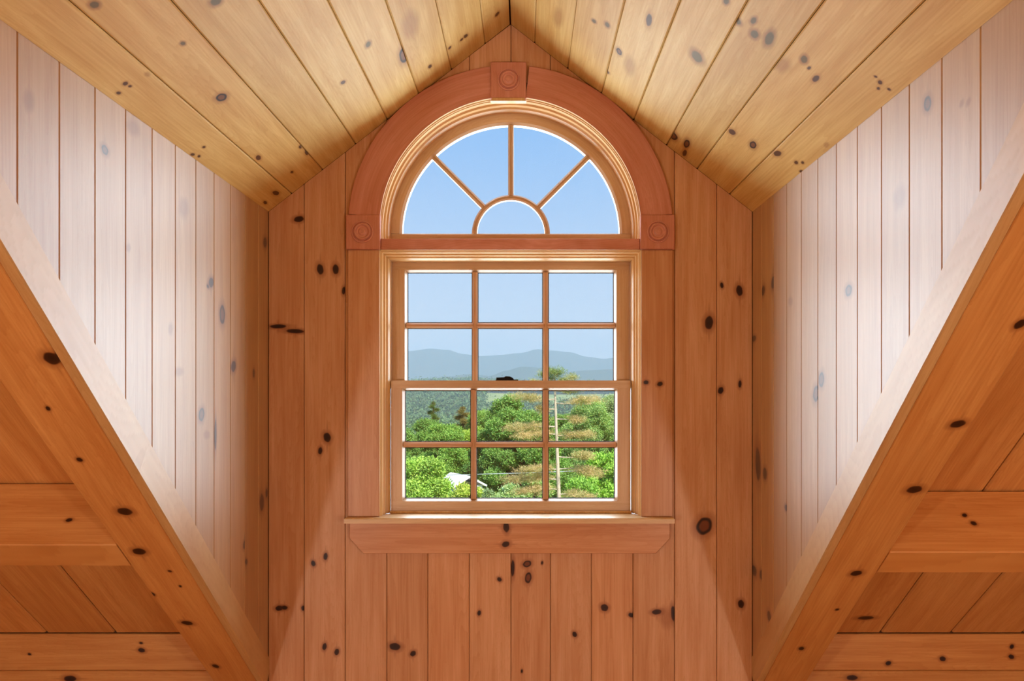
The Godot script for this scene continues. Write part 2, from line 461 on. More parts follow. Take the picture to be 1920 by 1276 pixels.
# The attic room behind and below the picture: floor, end walls, far roof slope.
func build_shell() -> void:
	var timber := wood(grain_tex[2], Color(0.95, 0.9, 0.86), 0.6)
	var st := begin()
	box(st, Vector3(-4.1, -0.2, -0.3), Vector3(4.1, 0.0, 7.1))
	var f := part("floor", st, wood(grain_tex[0], Color(1.0, 0.96, 0.92), 0.5))
	tag(f, "wooden attic floor below the dormer", "floor", "", "structure")
	for s in [-1.0, 1.0]:
		st = begin()
		box(st, Vector3(minf(s * 4.0, s * 4.15), -0.2, -0.3), Vector3(maxf(s * 4.0, s * 4.15), 3.8, 7.1))
		var w := part("wall_end_left" if s < 0 else "wall_end_right", st, timber)
		tag(w, "pine end wall of the attic at the %s end" % ("left" if s < 0 else "right"), "wall", "", "structure")
	st = begin()
	box(st, Vector3(-4.1, -0.2, 6.9), Vector3(4.1, 1.2, 7.05))
	tag(part("wall_front", st, timber), "pine wall behind the viewer", "wall", "", "structure")
	st = begin()
	var k := sqrt(1.0 + PITCH * PITCH)
	slab(st, rect(-4.1, -0.15, 4.1, 4.7), Vector3(0, 3.463, 3.45), Vector3.RIGHT, Vector3(0, -PITCH, 1) / k, Vector3(0, -1, -PITCH) / k, 0.0, -0.12, 0.0, [0, 0, 0.32, 2.56])
	tag(part("ceiling_005", st, timber), "far pine roof slope behind the viewer", "ceiling", "", "structure")

func build_gable() -> void:
	var fr := [Vector3.ZERO, Vector3.RIGHT, Vector3.UP, Vector3.BACK]
	var hole := PackedVector2Array([Vector2(-0.931, 0), Vector2(-0.001, 0), Vector2(-0.001, 1.03), Vector2(-0.49, 1.03)])
	for i in 33:
		var a := PI - PI * i / 32.0
		hole.append(Vector2(0.49 * cos(a), ARCH_Y + 0.49 * sin(a)))
	hole.append_array(PackedVector2Array([Vector2(0.49, 1.03), Vector2(0.001, 1.03), Vector2(0.001, 0), Vector2(0.931, 0), Vector2(0.931, 2.22), Vector2(0, RIDGE + 0.05), Vector2(-0.931, 2.22)]))
	var st := begin()
	slab(st, hole, fr[0], fr[1], fr[2], fr[3], -CLAD, -0.16, 0.0, [0, 0, 0.32, 2.56])
	var wall := part("wall_back", st, wood(grain_tex[3], Color(0.5, 0.42, 0.36), 0.8))
	tag(wall, "gable wall of vertical orange pine boards around the arched window", "wall", "", "structure")
	var seams := [-0.9085, -0.774, -0.62, -0.464, -0.31, -0.154, 0.002, 0.15, 0.304, 0.46, 0.616, 0.774, 0.9085]
	var r := 0.55
	var number := 0
	for i in seams.size() - 1:
		var x0: float = seams[i] + 0.0008
		var x1: float = seams[i + 1] - 0.0008
		var shapes: Array = []
		var top0 := Vector2(x0, dormer_y(x0) - 0.001)
		var top1 := Vector2(x1, dormer_y(x1) - 0.001)
		if x1 < -r or x0 > r:
			shapes.append(PackedVector2Array([Vector2(x0, 0.001), Vector2(x1, 0.001), top1, top0]))
		elif x0 < -r or x1 > r:
			var s := -1.0 if x0 < 0.0 else 1.0
			var inner := x1 if s < 0 else x0
			var outer := x0 if s < 0 else x1
			var p := PackedVector2Array([Vector2(outer, 0.001), Vector2(inner, 0.001), Vector2(inner, 1.04), Vector2(s * r, 1.04)])
			var last := acos(absf(inner) / r)
			for j in 9:
				var a := last * j / 8.0
				p.append(Vector2(s * r * cos(a), ARCH_Y + r * sin(a)))
			p.append(Vector2(inner, dormer_y(inner) - 0.001))
			p.append(Vector2(outer, dormer_y(outer) - 0.001))
			shapes.append(p)
		else:
			shapes.append(PackedVector2Array([Vector2(x0, 0.001), Vector2(x1, 0.001), Vector2(x1, 1.04), Vector2(x0, 1.04)]))
			var p := PackedVector2Array()
			for j in 9:
				var x := lerpf(x0, x1, j / 8.0)
				p.append(Vector2(x, ARCH_Y + sqrt(r * r - x * x)))
			p.append(top1)
			p.append(top0)
			shapes.append(p)
		for p in shapes:
			number += 1
			plank(wall, p, fr, 0.0, -CLAD, edges(p, x0, x1, 0.0024), KNOTS.gable, number, Vector2(x0, 0), x1 - x0, 0.4)

func build_cheeks() -> void:
	for s in [-1.0, 1.0]:
		var left: bool = s < 0
		var fr := [Vector3(s * HALF, 0, 0), Vector3.BACK, Vector3.UP, Vector3(-s, 0, 0)]
		var low := func(z: float) -> float: return roof_y(z) + 0.1215
		var end := ROOF_Z - (1.61 + 0.1215 - (EAVE - 1.5)) / PITCH
		var st := begin()
		var back := PackedVector2Array([Vector2(-0.16, roof_y(-0.16) + 0.285), Vector2(1.878, roof_y(1.878) + 0.285), Vector2(1.878, EAVE + 0.09), Vector2(-0.16, EAVE + 0.02)])
		slab(st, back, fr[0], fr[1], fr[2], fr[3], -CLAD, -0.12, 0.0, [0, 0, 0.32, 2.56])
		var wall := part("wall_left" if left else "wall_right", st, wood(grain_tex[3], Color(0.5, 0.42, 0.36), 0.8))
		tag(wall, "triangular %s dormer side wall of vertical varnished pine boards" % ("left" if left else "right"), "wall", "", "structure")
		var z := 0.0
		var next := 0.124 if left else 0.127
		var number := 3 if left else 8
		while z < end - 0.02:
			var z1 := minf(next, end - 0.002)
			var a := z + 0.0007
			var b := z1 - 0.0007
			var p := PackedVector2Array([Vector2(a, low.call(a)), Vector2(b, low.call(b)), Vector2(b, EAVE + 0.012), Vector2(a, EAVE + 0.012)])
			plank(wall, p, fr, 0.0, -CLAD, edges(p, a, b, 0.0026), KNOTS.cheek_left if left else KNOTS.cheek_right, number, Vector2(a, 0), b - a, 0.45)
			number += 1
			z = next
			next += 0.153 if left else 0.155

func build_dormer_ceiling() -> void:
	var t := (RIDGE - EAVE) / HALF
	var k := sqrt(1.0 + t * t)
	var xs_of := [[0.82, 0.704, 0.58, 0.461, 0.342, 0.22, 0.094, 0.0], [0.822, 0.70, 0.585, 0.462, 0.34, 0.214, 0.09, 0.0]]
	for side in 2:
		var s := -1.0 if side == 0 else 1.0
		var fr := [Vector3(s * HALF, EAVE, 0), Vector3(-s, t, 0) / k, Vector3.BACK, Vector3(-s * t, -1, 0) / k]
		var valley := func(u: float) -> float: return ROOF_Z - (1.88 - (EAVE + u * t / k - 1.5)) / PITCH
		var st := begin()
		var full := HALF * k
		slab(st, PackedVector2Array([Vector2(-0.03, -0.16), Vector2(full + 0.016, -0.16), Vector2(full + 0.016, valley.call(full)), Vector2(-0.03, valley.call(-0.03))]), fr[0], fr[1], fr[2], fr[3], -CLAD, -0.1, 0.0, [0, 0, 0.32, 2.56])
		var c := part("ceiling" if side == 0 else "ceiling_001", st, wood(grain_tex[3], Color(0.5, 0.42, 0.36), 0.8))
		tag(c, "%s slope of the dormer ceiling in long knotty pine boards" % ("left" if side == 0 else "right"), "ceiling", "", "structure")
		var u := 0.0
		var number := 5 if side == 0 else 14
		for x in xs_of[side]:
			var u1: float = (HALF - x) * k
			var a := u + 0.0008
			var b := u1 - 0.0008
			var p := PackedVector2Array([Vector2(a, 0.001), Vector2(b, 0.001), Vector2(b, valley.call(b)), Vector2(a, valley.call(a))])
			plank(c, p, fr, 0.0, -CLAD, edges(p, -9.0 if u == 0.0 else a, b, 0.0036), KNOTS.slope_left if side == 0 else KNOTS.slope_right, number, Vector2(a, 0), b - a, 0.0)
			number += 1
			u = u1

func build_roof() -> void:
	var fr := roof_frame()
	var k := sqrt(1.0 + PITCH * PITCH)
	var depth := 0.27 / k
	var foot := (ROOF_Z + 0.1) * k - 0.17    # slope length down to the low wall
	for s in [-1.0, 1.0]:
		var left: bool = s < 0
		var st := begin()
		var x_in: float = s * 0.93
		slab(st, rect(minf(x_in, s * 4.1), -0.13, maxf(x_in, s * 4.1), foot + 0.1), fr[0], fr[1], fr[2], fr[3], -depth - CLAD, -depth - 0.14, 0.0, [0, 0, 0.32, 2.56])
		var c := part("ceiling_002" if left else "ceiling_003", st, wood(grain_tex[3], Color(0.5, 0.42, 0.36), 0.8))
		tag(c, "main roof slope of wide pine boards %s of the dormer" % ("left" if left else "right"), "ceiling", "", "structure")
		var seams := [-0.95, -1.26, -1.527, -1.792, -2.06, -2.33, -2.6, -2.87, -3.14, -3.41, -3.68, -3.98] if left else [0.95, 1.156, 1.428, 1.701, 1.976, 2.246, 2.516, 2.786, 3.056, 3.326, 3.596, 3.866]
		for i in seams.size() - 1:
			var a := minf(seams[i], seams[i + 1]) + 0.0022
			var b := maxf(seams[i], seams[i + 1]) - 0.0022
			var p := rect(a, -0.1, b, foot - 0.002)
			plank(c, p, fr, -depth, -depth - CLAD, edges(p, a, b, 0.005), KNOTS.roof, i + (2 if left else 9), Vector2(a, 0), b - a, 1.9)
		# low wall under the slope, horizontal boards
		st = begin()
		var top := roof_y(-0.1) + 0.27
		box(st, Vector3(minf(s * 0.934, s * 4.1), -0.1, -0.24), Vector3(maxf(s * 0.934, s * 4.1), top, -0.1 - CLAD))
		var w := part("wall_left_low" if left else "wall_right_low", st, wood(grain_tex[3], Color(0.5, 0.42, 0.36), 0.8))
		tag(w, "low wall of horizontal pine boards under the %s roof slope" % ("left" if left else "right"), "wall", "", "structure")
		var wf := [Vector3(0, 0, -0.1), Vector3.UP, Vector3.RIGHT, Vector3.BACK]
		var y := top - 0.004
		var number := 2 if left else 6
		while y > 0.02:
			var y0 := maxf(y - 0.143, 0.001)
			var p := rect(y0 + 0.0008, minf(s * 0.934, s * 4.0), y - 0.0008, maxf(s * 0.934, s * 4.0))
			plank(w, p, wf, 0.0, -CLAD, edges(p, y0 + 0.0008, y - 0.0008, 0.003), KNOTS.knee, number, Vector2(y0, 0), 0.143, -3.5 if left else 1.0)
			number += 1
			y = y0
		# heavy rafter along the dormer opening, with a trim board on its inner edge
		var x0: float = s * 1.09
		var x1: float = s * 0.932
		var rp := rect(minf(x0, x1), 0.05, maxf(x0, x1), foot + 0.11)
		var rafter := plank(self, rp, fr, 0.0, -depth + 0.003, 0.003, KNOTS.rafter_left if left else KNOTS.rafter_right, 1 if left else 4, Vector2(minf(x0, x1), 0), 0.158, 1.75, "rafter")
		tag(rafter, "heavy orange pine rafter sloping along the %s edge of the dormer opening" % ("left" if left else "right"), "rafter", "rafters beside the dormer")
		x0 = s * 0.9315
		x1 = s * 0.905
		wood_coat = 0.6
		wood_spec = 0.6
		st = begin()
		slab(st, rect(minf(x0, x1), 0.05, maxf(x0, x1), foot + 0.0), fr[0], fr[1], fr[2], fr[3], 0.002, -0.0945, 0.003, [minf(x0, x1), 0.3 if left else 0.9, 0.32, 2.56])
		var trim := part("rafter_trim_board", st, wood(grain_tex[2], Color(0.92, 0.87, 0.81), 0.45))
		tag(trim, "pale pine edge board along the inner side of the %s rafter" % ("left" if left else "right"), "trim board", "edge boards of the rafters")
		wood_coat = 0.0
		wood_spec = 0.45
		# purlin
		var d := 2.503 if left else 2.535
		var pf := [Vector3(0, ROOF_AT - PITCH * d, ROOF_Z - d), Vector3(0, 1, -PITCH) / k, Vector3.RIGHT, Vector3(0, PITCH, 1) / k]
		var pp := rect(0.0, minf(s * 1.0915, s * 3.99), depth - 0.004, maxf(s * 1.0915, s * 3.99))
		var purlin := plank(self, pp, pf, 0.0, -0.119, 0.003, KNOTS.purlin_left if left else KNOTS.purlin_right, 3 if left else 5, Vector2(0, 0), 0.21, -3.2 if left else 0.9, "purlin")
		tag(purlin, "horizontal pine purlin butting into the %s rafter under the roof boards" % ("left" if left else "right"), "purlin", "purlins of the main roof")
	# roof boards above the dormer mouth, out of the picture
	var st := begin()
	var side := (1.88 - (EAVE - 1.5)) / PITCH * k - 0.17
	var peak := (1.88 - (RIDGE - 1.5)) / PITCH * k - 0.17
	slab(st, PackedVector2Array([Vector2(-0.95, -0.13), Vector2(0.95, -0.13), Vector2(0.95, side + 0.03), Vector2(0.0, peak - 0.01), Vector2(-0.95, side + 0.03)]), fr[0], fr[1], fr[2], fr[3], -depth - 0.002, -depth - 0.14, 0.0, [0, 0, 0.32, 2.56])
	tag(part("ceiling_004", st, wood(grain_tex[1], Color(0.97, 0.85, 0.7))), "main roof slope above the mouth of the dormer", "ceiling", "", "structure")

# Casing, corner blocks, keystone, sill and apron round both windows.
func build_casing() -> void:
	var root := holder("trim_1")
	tag(root, "reddish pine window casing with rosette blocks, arched head, sill and apron", "window trim", "", "structure")
	var fr := [Vector3.ZERO, Vector3.RIGHT, Vector3.UP, Vector3.BACK]
	plank(root, rect(-0.606, 1.0505, -0.4885, 2.0445), fr, 0.02, 0.0005, 0.002, [], 2, Vector2(-0.606, 0), 0.12, 0.4, "casing_board")
	plank(root, rect(0.4885, 1.0505, 0.606, 2.0445), fr, 0.02, 0.0005, 0.002, KNOTS.casing, 4, Vector2(0.4885, 0), 0.12, 0.4, "casing_board")
	var pale := wood(grain_tex[1], Color(1.0, 0.95, 0.92))
	var reddish := wood(grain_tex[0], Color(0.95, 0.76, 0.92))
	var ring := [Vector2(0.4885, 0.0005), Vector2(0.6065, 0.0005), Vector2(0.6065, 0.018), Vector2(0.6045, 0.02), Vector2(0.4905, 0.02), Vector2(0.4885, 0.018), Vector2(0.4885, 0.0005)]
	var st := begin()
	arc(st, ring, 0.085, PI / 2 - 0.118, 24)
	part("arched_casing", st, reddish, root)
	st = begin()
	arc(st, ring, PI / 2 + 0.126, PI - 0.085, 24)
	part("arched_casing", st, wood(grain_tex[3], Color(0.95, 0.76, 0.92)), root)
	for b in [[-0.6115, -0.4845, 2.045, 2.174, -0.549, 2.110], [0.4845, 0.6115, 2.045, 2.174, 0.549, 2.110], [-0.0735, 0.0595, 2.607, 2.742, -0.006, 2.675]]:
		st = begin()
		slab(st, rect(b[0], b[2], b[1], b[3]), fr[0], fr[1], fr[2], fr[3], 0.03, 0.0005, 0.003, [b[0], b[2], 0.32, 2.56])
		var block := part("keystone_block" if b[2] > 2.5 else "corner_block", st, reddish, root)
		st = begin()
		lathe(st, [Vector2(0.042, 0.0), Vector2(0.041, 0.003), Vector2(0.037, 0.004), Vector2(0.0345, 0.0005), Vector2(0.033, 0.0005), Vector2(0.031, 0.009), Vector2(0.028, 0.011), Vector2(0.025, 0.010), Vector2(0.021, 0.0055), Vector2(0.016, 0.005), Vector2(0.011, 0.0075), Vector2(0.006, 0.0085), Vector2(0.0, 0.0085)], Vector3(b[4], b[5], 0.0302), Vector3.BACK, 32)
		part("rosette", st, reddish, block)
	st = begin()
	slab(st, PackedVector2Array([Vector2(-0.0735, 0.0), Vector2(0.0595, 0.0), Vector2(0.0525, 0.0115), Vector2(-0.0665, 0.0115)]), Vector3(0, 2.595, 0), Vector3.RIGHT, Vector3.UP, Vector3.BACK, 0.034, 0.0005, 0.001, [0, 0, 0.32, 2.56])
	part("keystone_lip", st, pale, root)
	st = begin()
	slab(st, rect(-0.484, 2.0455, 0.484, 2.0876), fr[0], fr[1], fr[2], fr[3], 0.012, -0.16, 0.002, [-0.5, 2.0, 2.56, 0.32])
	part("transom_bar", st, reddish, root)
	# stepped lining between casing and sashes: profile is (step inwards, z)
	var steps := [Vector2(0.0, 0.0185), Vector2(0.0, 0.006), Vector2(0.0035, 0.003), Vector2(0.0035, -0.004), Vector2(0.0065, -0.006), Vector2(0.0065, -0.030), Vector2(0.005, -0.031), Vector2(0.005, -0.035), Vector2(0.0125, -0.038), Vector2(0.0125, -0.062), Vector2(0.011, -0.063), Vector2(0.011, -0.068), Vector2(0.018, -0.071), Vector2(0.0235, -0.084), Vector2(0.0245, -0.099), Vector2(0.0245, -0.16)]
	var prof: Array = []
	for p in steps: prof.append(Vector2(0.488 - p.x, p.y))
	st = begin()
	arc(st, prof, -0.085, PI + 0.085, 76)
	part("arched_lining", st, pale, root)
	for s in [-1.0, 1.0]:
		st = begin()
		for i in steps.size() - 1:
			var p: Vector2 = steps[i]
			var q: Vector2 = steps[i + 1]
			var t := (q - p).normalized()
			var n := Vector3(-s * absf(t.y), 0, t.x)
			var a := Vector3(s * (0.488 - p.x), 1.0505, p.y)
			var b := Vector3(s * (0.488 - q.x), 1.0505, q.y)
			var c := Vector3(s * (0.488 - q.x), 2.045 - q.x, q.y)
			var d := Vector3(s * (0.488 - p.x), 2.045 - p.x, p.y)
			quad(st, a, b, c, d, n, [Vector2(0.1, 0), Vector2(0.12, 0), Vector2(0.12, 0.4), Vector2(0.1, 0.4)])
		part("side_lining", st, pale, root)
	st = begin()
	for i in steps.size() - 1:
		var p: Vector2 = steps[i]
		var q: Vector2 = steps[i + 1]
		var t := (q - p).normalized()
		var n := Vector3(0, -absf(t.y), t.x)
		quad(st, Vector3(-0.488 + p.x, 2.045 - p.x, p.y), Vector3(0.488 - p.x, 2.045 - p.x, p.y), Vector3(0.488 - q.x, 2.045 - q.x, q.y), Vector3(-0.488 + q.x, 2.045 - q.x, q.y), n, [Vector2(0.1, 0), Vector2(0.1, 0.4), Vector2(0.12, 0.4), Vector2(0.12, 0)])
	part("head_lining", st, pale, root)
	wood_coat = 1.0
	wood_spec = 0.7
	st = begin()
	slab(st, rect(-0.612, -0.16, 0.606, 0.062), Vector3(0, 1.05, 0), Vector3.RIGHT, Vector3.BACK, Vector3.UP, 0.0, -0.0195, [0.0, 0.003, 0.003, 0.003], [-0.62, 0, 2.56, 0.32])
	part("sill", st, wood(grain_tex[1], Color(1.0, 0.98, 0.96), 0.42), root)
	st = begin()
	box(st, Vector3(-0.463, 1.0503, -0.115), Vector3(0.463, 1.0585, -0.07), 0.002)
	part("sill_stop", st, pale, root)
	wood_coat = 0.0
	wood_spec = 0.5
	var ap := PackedVector2Array([Vector2(0.913, -0.548), Vector2(0.913, 0.543), Vector2(0.969, 0.595), Vector2(1.030, 0.595), Vector2(1.030, -0.600), Vector2(0.969, -0.600)])
	var aknots: Array = []
	for kn in KNOTS.casing: aknots.append([kn[1], kn[0], kn[3], kn[2], kn[4]])
	plank(root, ap, [Vector3.ZERO, Vector3.UP, Vector3.RIGHT, Vector3.BACK], 0.02, 0.0005, 0.002, aknots, 6, Vector2(0.913, 0), 0.117, -0.7, "apron")

func glass() -> StandardMaterial3D:
	var m := StandardMaterial3D.new()
	m.resource_name = "window_glass"
	m.transparency = BaseMaterial3D.TRANSPARENCY_ALPHA
	m.albedo_color = Color(0.95, 0.98, 0.97, 0.02)
	m.roughness = 0.0
	m.metallic_specular = 0.5
	return m

var pane_mat: StandardMaterial3D
var gasket_mat: StandardMaterial3D

func pane_rect(parent: Node, x0: float, y0: float, x1: float, y1: float, z: float) -> void:
	var st := begin()
	quad(st, Vector3(x0, y0, z), Vector3(x1, y0, z), Vector3(x1, y1, z), Vector3(x0, y1, z), Vector3.BACK)
	part("pane", st, pane_mat, parent)

# A sash: two stiles, two rails, four glazing bars' worth of divisions and six panes.
func sash(parent: Node, called: String, z: float, outer: Array, inner: Array, vbars: Array, hbar: float, m: Material, bar_m: Material) -> Node3D:
	var o := holder(called, parent)
	var fr := [Vector3.ZERO, Vector3.RIGHT, Vector3.UP, Vector3.BACK]
	var b := 0.0088
	for st_x in [[outer[0], inner[0] - 0.0, 1], [inner[2], outer[2], 3]]:
		var st := begin()
		var by := [0.0, b, 0.0, 0.0] if st_x[2] == 1 else [0.0, 0.0, 0.0, b]
		slab(st, rect(st_x[0], inner[1] - b, st_x[1], inner[3] + b), fr[0], fr[1], fr[2], fr[3], z, z - 0.034, by, [st_x[0], 1.0, 0.32, 2.56], 0.017)
		part("stile", st, m, o)
	for r in [[outer[1], inner[1], 2], [inner[3], outer[3], 0]]:
		var st := begin()
		slab(st, rect(r[0], outer[0], r[1], outer[2]), fr[0], Vector3.UP, Vector3.RIGHT, fr[3], z - 0.0002, z - 0.034, [0.0, b, 0.0, 0.0] if r[2] == 2 else [0.0, 0.0, 0.0, b], [r[0], -0.6, 0.32, 2.56], 0.017)
		part("rail", st, m, o)
	var w := 0.0105
	var xs := [inner[0], vbars[0], vbars[1], inner[2]]
	var ys := [inner[1], hbar, inner[3]]
	for x in vbars:
		var st := begin()
		slab(st, rect(x - w, inner[1] - 0.001, x + w, inner[3] + 0.001), fr[0], fr[1], fr[2], fr[3], z - 0.003, z - 0.030, [0.0, 0.007, 0.0, 0.007], [x - w, 0.8, 0.32, 2.56], 0.007)
		part("muntin", st, bar_m, o)
	for i in 3:
		var a: float = xs[i] + (w if i > 0 else 0.0)
		var c: float = xs[i + 1] - (w if i < 2 else 0.0)
		var st := begin()
		slab(st, rect(hbar - w, a - 0.004, hbar + w, c + 0.004), fr[0], Vector3.UP, Vector3.RIGHT, fr[3], z - 0.0035, z - 0.030, [0.0, 0.007, 0.0, 0.007], [0.1, a, 0.32, 2.56], 0.007)
		part("muntin", st, bar_m, o)
		for j in 2:
			var y0: float = ys[j] + (w if j > 0 else 0.0)
			var y1: float = ys[j + 1] - (w if j < 1 else 0.0)
			pane_rect(o, a - 0.002, y0 - 0.002, c + 0.002, y1 + 0.002, z - 0.022)
			# dark rubber seal round the pane
			st = begin()
			var g := 0.0028
			slab(st, PackedVector2Array([Vector2(a, y0), Vector2(c, y0), Vector2(c, y1), Vector2(a + 0.0002, y1), Vector2(a + 0.0002, y1 - g), Vector2(c - g, y1 - g), Vector2(c - g, y0 + g), Vector2(a + g, y0 + g), Vector2(a + g, y1 - g - 0.0001), Vector2(a, y1 - g - 0.0001)]), fr[0], fr[1], fr[2], fr[3], z - 0.0185, z - 0.0215, 0.0, [0, 0, 1, 1])
			part("pane_seal", st, gasket_mat, o)
	return o

func build_lower_window() -> void:
	pane_mat = glass()
	gasket_mat = plain(Color(0.10, 0.10, 0.10), 0.7)
	var root := holder("window_1")
	tag(root, "six-over-six sliding sash window in orange pine below the fanlight", "window", "", "structure")
	var m := wood(grain_tex[4], Color(0.93, 0.91, 1.0))
	var bar := wood(grain_tex[0], Color(0.90, 0.78, 0.74))
	sash(root, "upper_sash", -0.125, [-0.4625, 1.53, 0.4625, 2.03], [-0.4045, 1.55, 0.4015, 1.9815], [-0.1405, 0.1350], 1.775, m, bar)
	sash(root, "lower_sash", -0.085, [-0.4605, 1.0588, 0.4605, 1.5595], [-0.4085, 1.1045, 0.4015, 1.5215], [-0.1435, 0.1340], 1.3128, m, bar)
	# lock on the meeting rail
	var black := plain(Color(0.03, 0.03, 0.035), 0.35, 0.6)
	var lock := holder("sash_lock", root)
	var st := begin()
	box(st, Vector3(-0.058, 1.5597, -0.118), Vector3(0.030, 1.5637, -0.092), 0.001)
	part("lock_base", st, black, lock)
	st = begin()
	slab(st, PackedVector2Array([Vector2(-0.056, 1.5637), Vector2(0.012, 1.5637), Vector2(0.008, 1.5700), Vector2(-0.004, 1.5755), Vector2(-0.020, 1.5765), Vector2(-0.026, 1.5725), Vector2(-0.056, 1.5715)]), Vector3.ZERO, Vector3.RIGHT, Vector3.UP, Vector3.BACK, -0.095, -0.113, 0.001, [0, 0, 1, 1])
	part("lock_lever", st, black, lock)

func build_arch_window() -> void:
	var root := holder("window_2")
	tag(root, "half-round fanlight with sunburst glazing bars under blue sky", "window", "", "structure")
	var m := wood(grain_tex[4], Color(0.93, 0.91, 1.0))
	var bar := wood(grain_tex[1], Color(0.86, 0.80, 0.80))
	var z := -0.10
	var frame := holder("sash", root)
	var st := begin()
	arc(st, [Vector2(0.465, z - 0.036), Vector2(0.465, z), Vector2(0.430, z), Vector2(0.4205, z - 0.0095), Vector2(0.4205, z - 0.036), Vector2(0.465, z - 0.036)], 0.0, PI, 72)
	part("arched_rail", st, m, frame)
	st = begin()
	slab(st, rect(2.1, -0.465, ARCH_Y, 0.465), Vector3.ZERO, Vector3.UP, Vector3.RIGHT, Vector3.BACK, z + 0.0003, z - 0.036, [0.0, 0.003, 0.0, 0.0], [2.1, -0.5, 0.32, 2.56])
	part("rail", st, m, frame)
	st = begin()
	arc(st, [Vector2(0.1515, z - 0.03), Vector2(0.1515, z - 0.010), Vector2(0.1455, z - 0.004), Vector2(0.1370, z - 0.004), Vector2(0.1310, z - 0.010), Vector2(0.1310, z - 0.03), Vector2(0.1515, z - 0.03)], 0.0, PI, 40)
	part("fan_hub_muntin", st, bar, frame)
	for a in [PI / 4, PI / 2, 3 * PI / 4]:
		var u := Vector3(cos(a), sin(a), 0)
		var v := Vector3(-sin(a), cos(a), 0)
		st = begin()
		slab(st, rect(-0.0105, 0.1475, 0.0105, 0.4215), Vector3(0, ARCH_Y, 0), v, u, Vector3.BACK, z - 0.0035, z - 0.030, [0.0, 0.007, 0.0, 0.007], [0.0, a, 0.32, 2.56])
		part("fan_muntin", st, bar, frame)
	for p in [[0.0, 0.132, 0.0, PI], [0.150, 0.4215, 0.0, PI / 4], [0.150, 0.4215, PI / 4, PI / 2], [0.150, 0.4215, PI / 2, 3 * PI / 4], [0.150, 0.4215, 3 * PI / 4, PI]]:
		st = begin()
		for i in 24:
			var b0 := lerpf(p[2], p[3], i / 24.0)
			var b1 := lerpf(p[2], p[3], (i + 1) / 24.0)
			var c := Vector3(0, ARCH_Y, z - 0.022)
			var d0 := Vector3(cos(b0), sin(b0), 0)
			var d1 := Vector3(cos(b1), sin(b1), 0)
			if p[0] > 0.0:
				quad(st, c + d0 * p[0], c + d0 * p[1], c + d1 * p[1], c + d1 * p[0], Vector3.BACK)
			else:
				tri(st, [c, c + d0 * p[1], c + d1 * p[1]], [Vector3.BACK, Vector3.BACK, Vector3.BACK], [Vector2.ZERO, Vector2.RIGHT, Vector2.ONE])
		part("pane", st, pane_mat, frame)

# Two unseen globe lamps, placed behind the viewer to throw the warm light and the rafters' shadows on the window wall.
func build_unseen_lamps() -> void:
	var brass := plain(Color(0.25, 0.2, 0.13), 0.4, 0.9)
	var globe := StandardMaterial3D.new()
	globe.albedo_color = Color(1.0, 0.92, 0.8)
	globe.emission_enabled = true
	globe.emission = Color(1.0, 0.93, 0.85)
	globe.emission_energy_multiplier = 3.0
	for s in [-1.0, 1.0]:
		var o := holder("unseen_floor_lamp")
		o.position = Vector3(0.056 + s * 1.92, 0.0, 4.35)
		tag(o, "unseen globe floor lamp %s behind the viewer, lighting the window wall" % ("left" if s < 0 else "right"), "lamp", "unseen globe floor lamps")
		var st := begin()
		lathe(st, [Vector2(0.0, 0.0), Vector2(0.15, 0.0), Vector2(0.15, 0.012), Vector2(0.03, 0.03), Vector2(0.0, 0.03)], Vector3.ZERO, Vector3.UP, 24)
		part("base", st, brass, o)
		st = begin()
		lathe(st, [Vector2(0.011, 0.03), Vector2(0.011, 0.66), Vector2(0.04, 0.68), Vector2(0.04, 0.7), Vector2(0.0, 0.7)], Vector3.ZERO, Vector3.UP, 16)
		part("pole", st, brass, o)
		st = begin()
		var prof: Array = []
		for i in 17:
			var a := -PI / 2 + PI * i / 16.0
			prof.append(Vector2(0.1 * cos(a), 0.8 + 0.1 * sin(a)))
		lathe(st, prof, Vector3.ZERO, Vector3.UP, 24)
		part("globe_bulb", st, globe, o)
		var l := OmniLight3D.new()
		l.name = "unseen_lamp_light"
		l.light_color = Color(1.0, 0.96, 0.92)
		l.light_energy = 1.95
		l.light_size = 0.09
		l.omni_range = 14.0
		l.omni_attenuation = 2.0
		l.shadow_enabled = true
		l.position = Vector3(0, 0.8, 0)
		o.add_child(l)

# ---------------------------------------------------------------- landscape
func ground_y(x: float, z: float) -> float:
	var d := -z
	var y := 0.0
	var keys := [[-20.0, -5.5], [0.0, -5.5], [30.0, -7.5], [80.0, -10.0], [200.0, -17.0], [330.0, -17.0], [480.0, -6.0], [640.0, 2.5], [760.0, -5.0], [1500.0, -30.0]]
	for i in keys.size() - 1:
		if d >= keys[i][0] and d <= keys[i + 1][0]:
			var t: float = (d - keys[i][0]) / (keys[i + 1][0] - keys[i][0])
			y = lerpf(keys[i][1], keys[i + 1][1], t * t * (3.0 - 2.0 * t))
	if d > 220.0:
		y += minf(1.0, (d - 220.0) / 280.0) * (2.4 * sin(x * 0.016 + 1.7) + 1.4 * sin(x * 0.039 + d * 0.006))
	return y

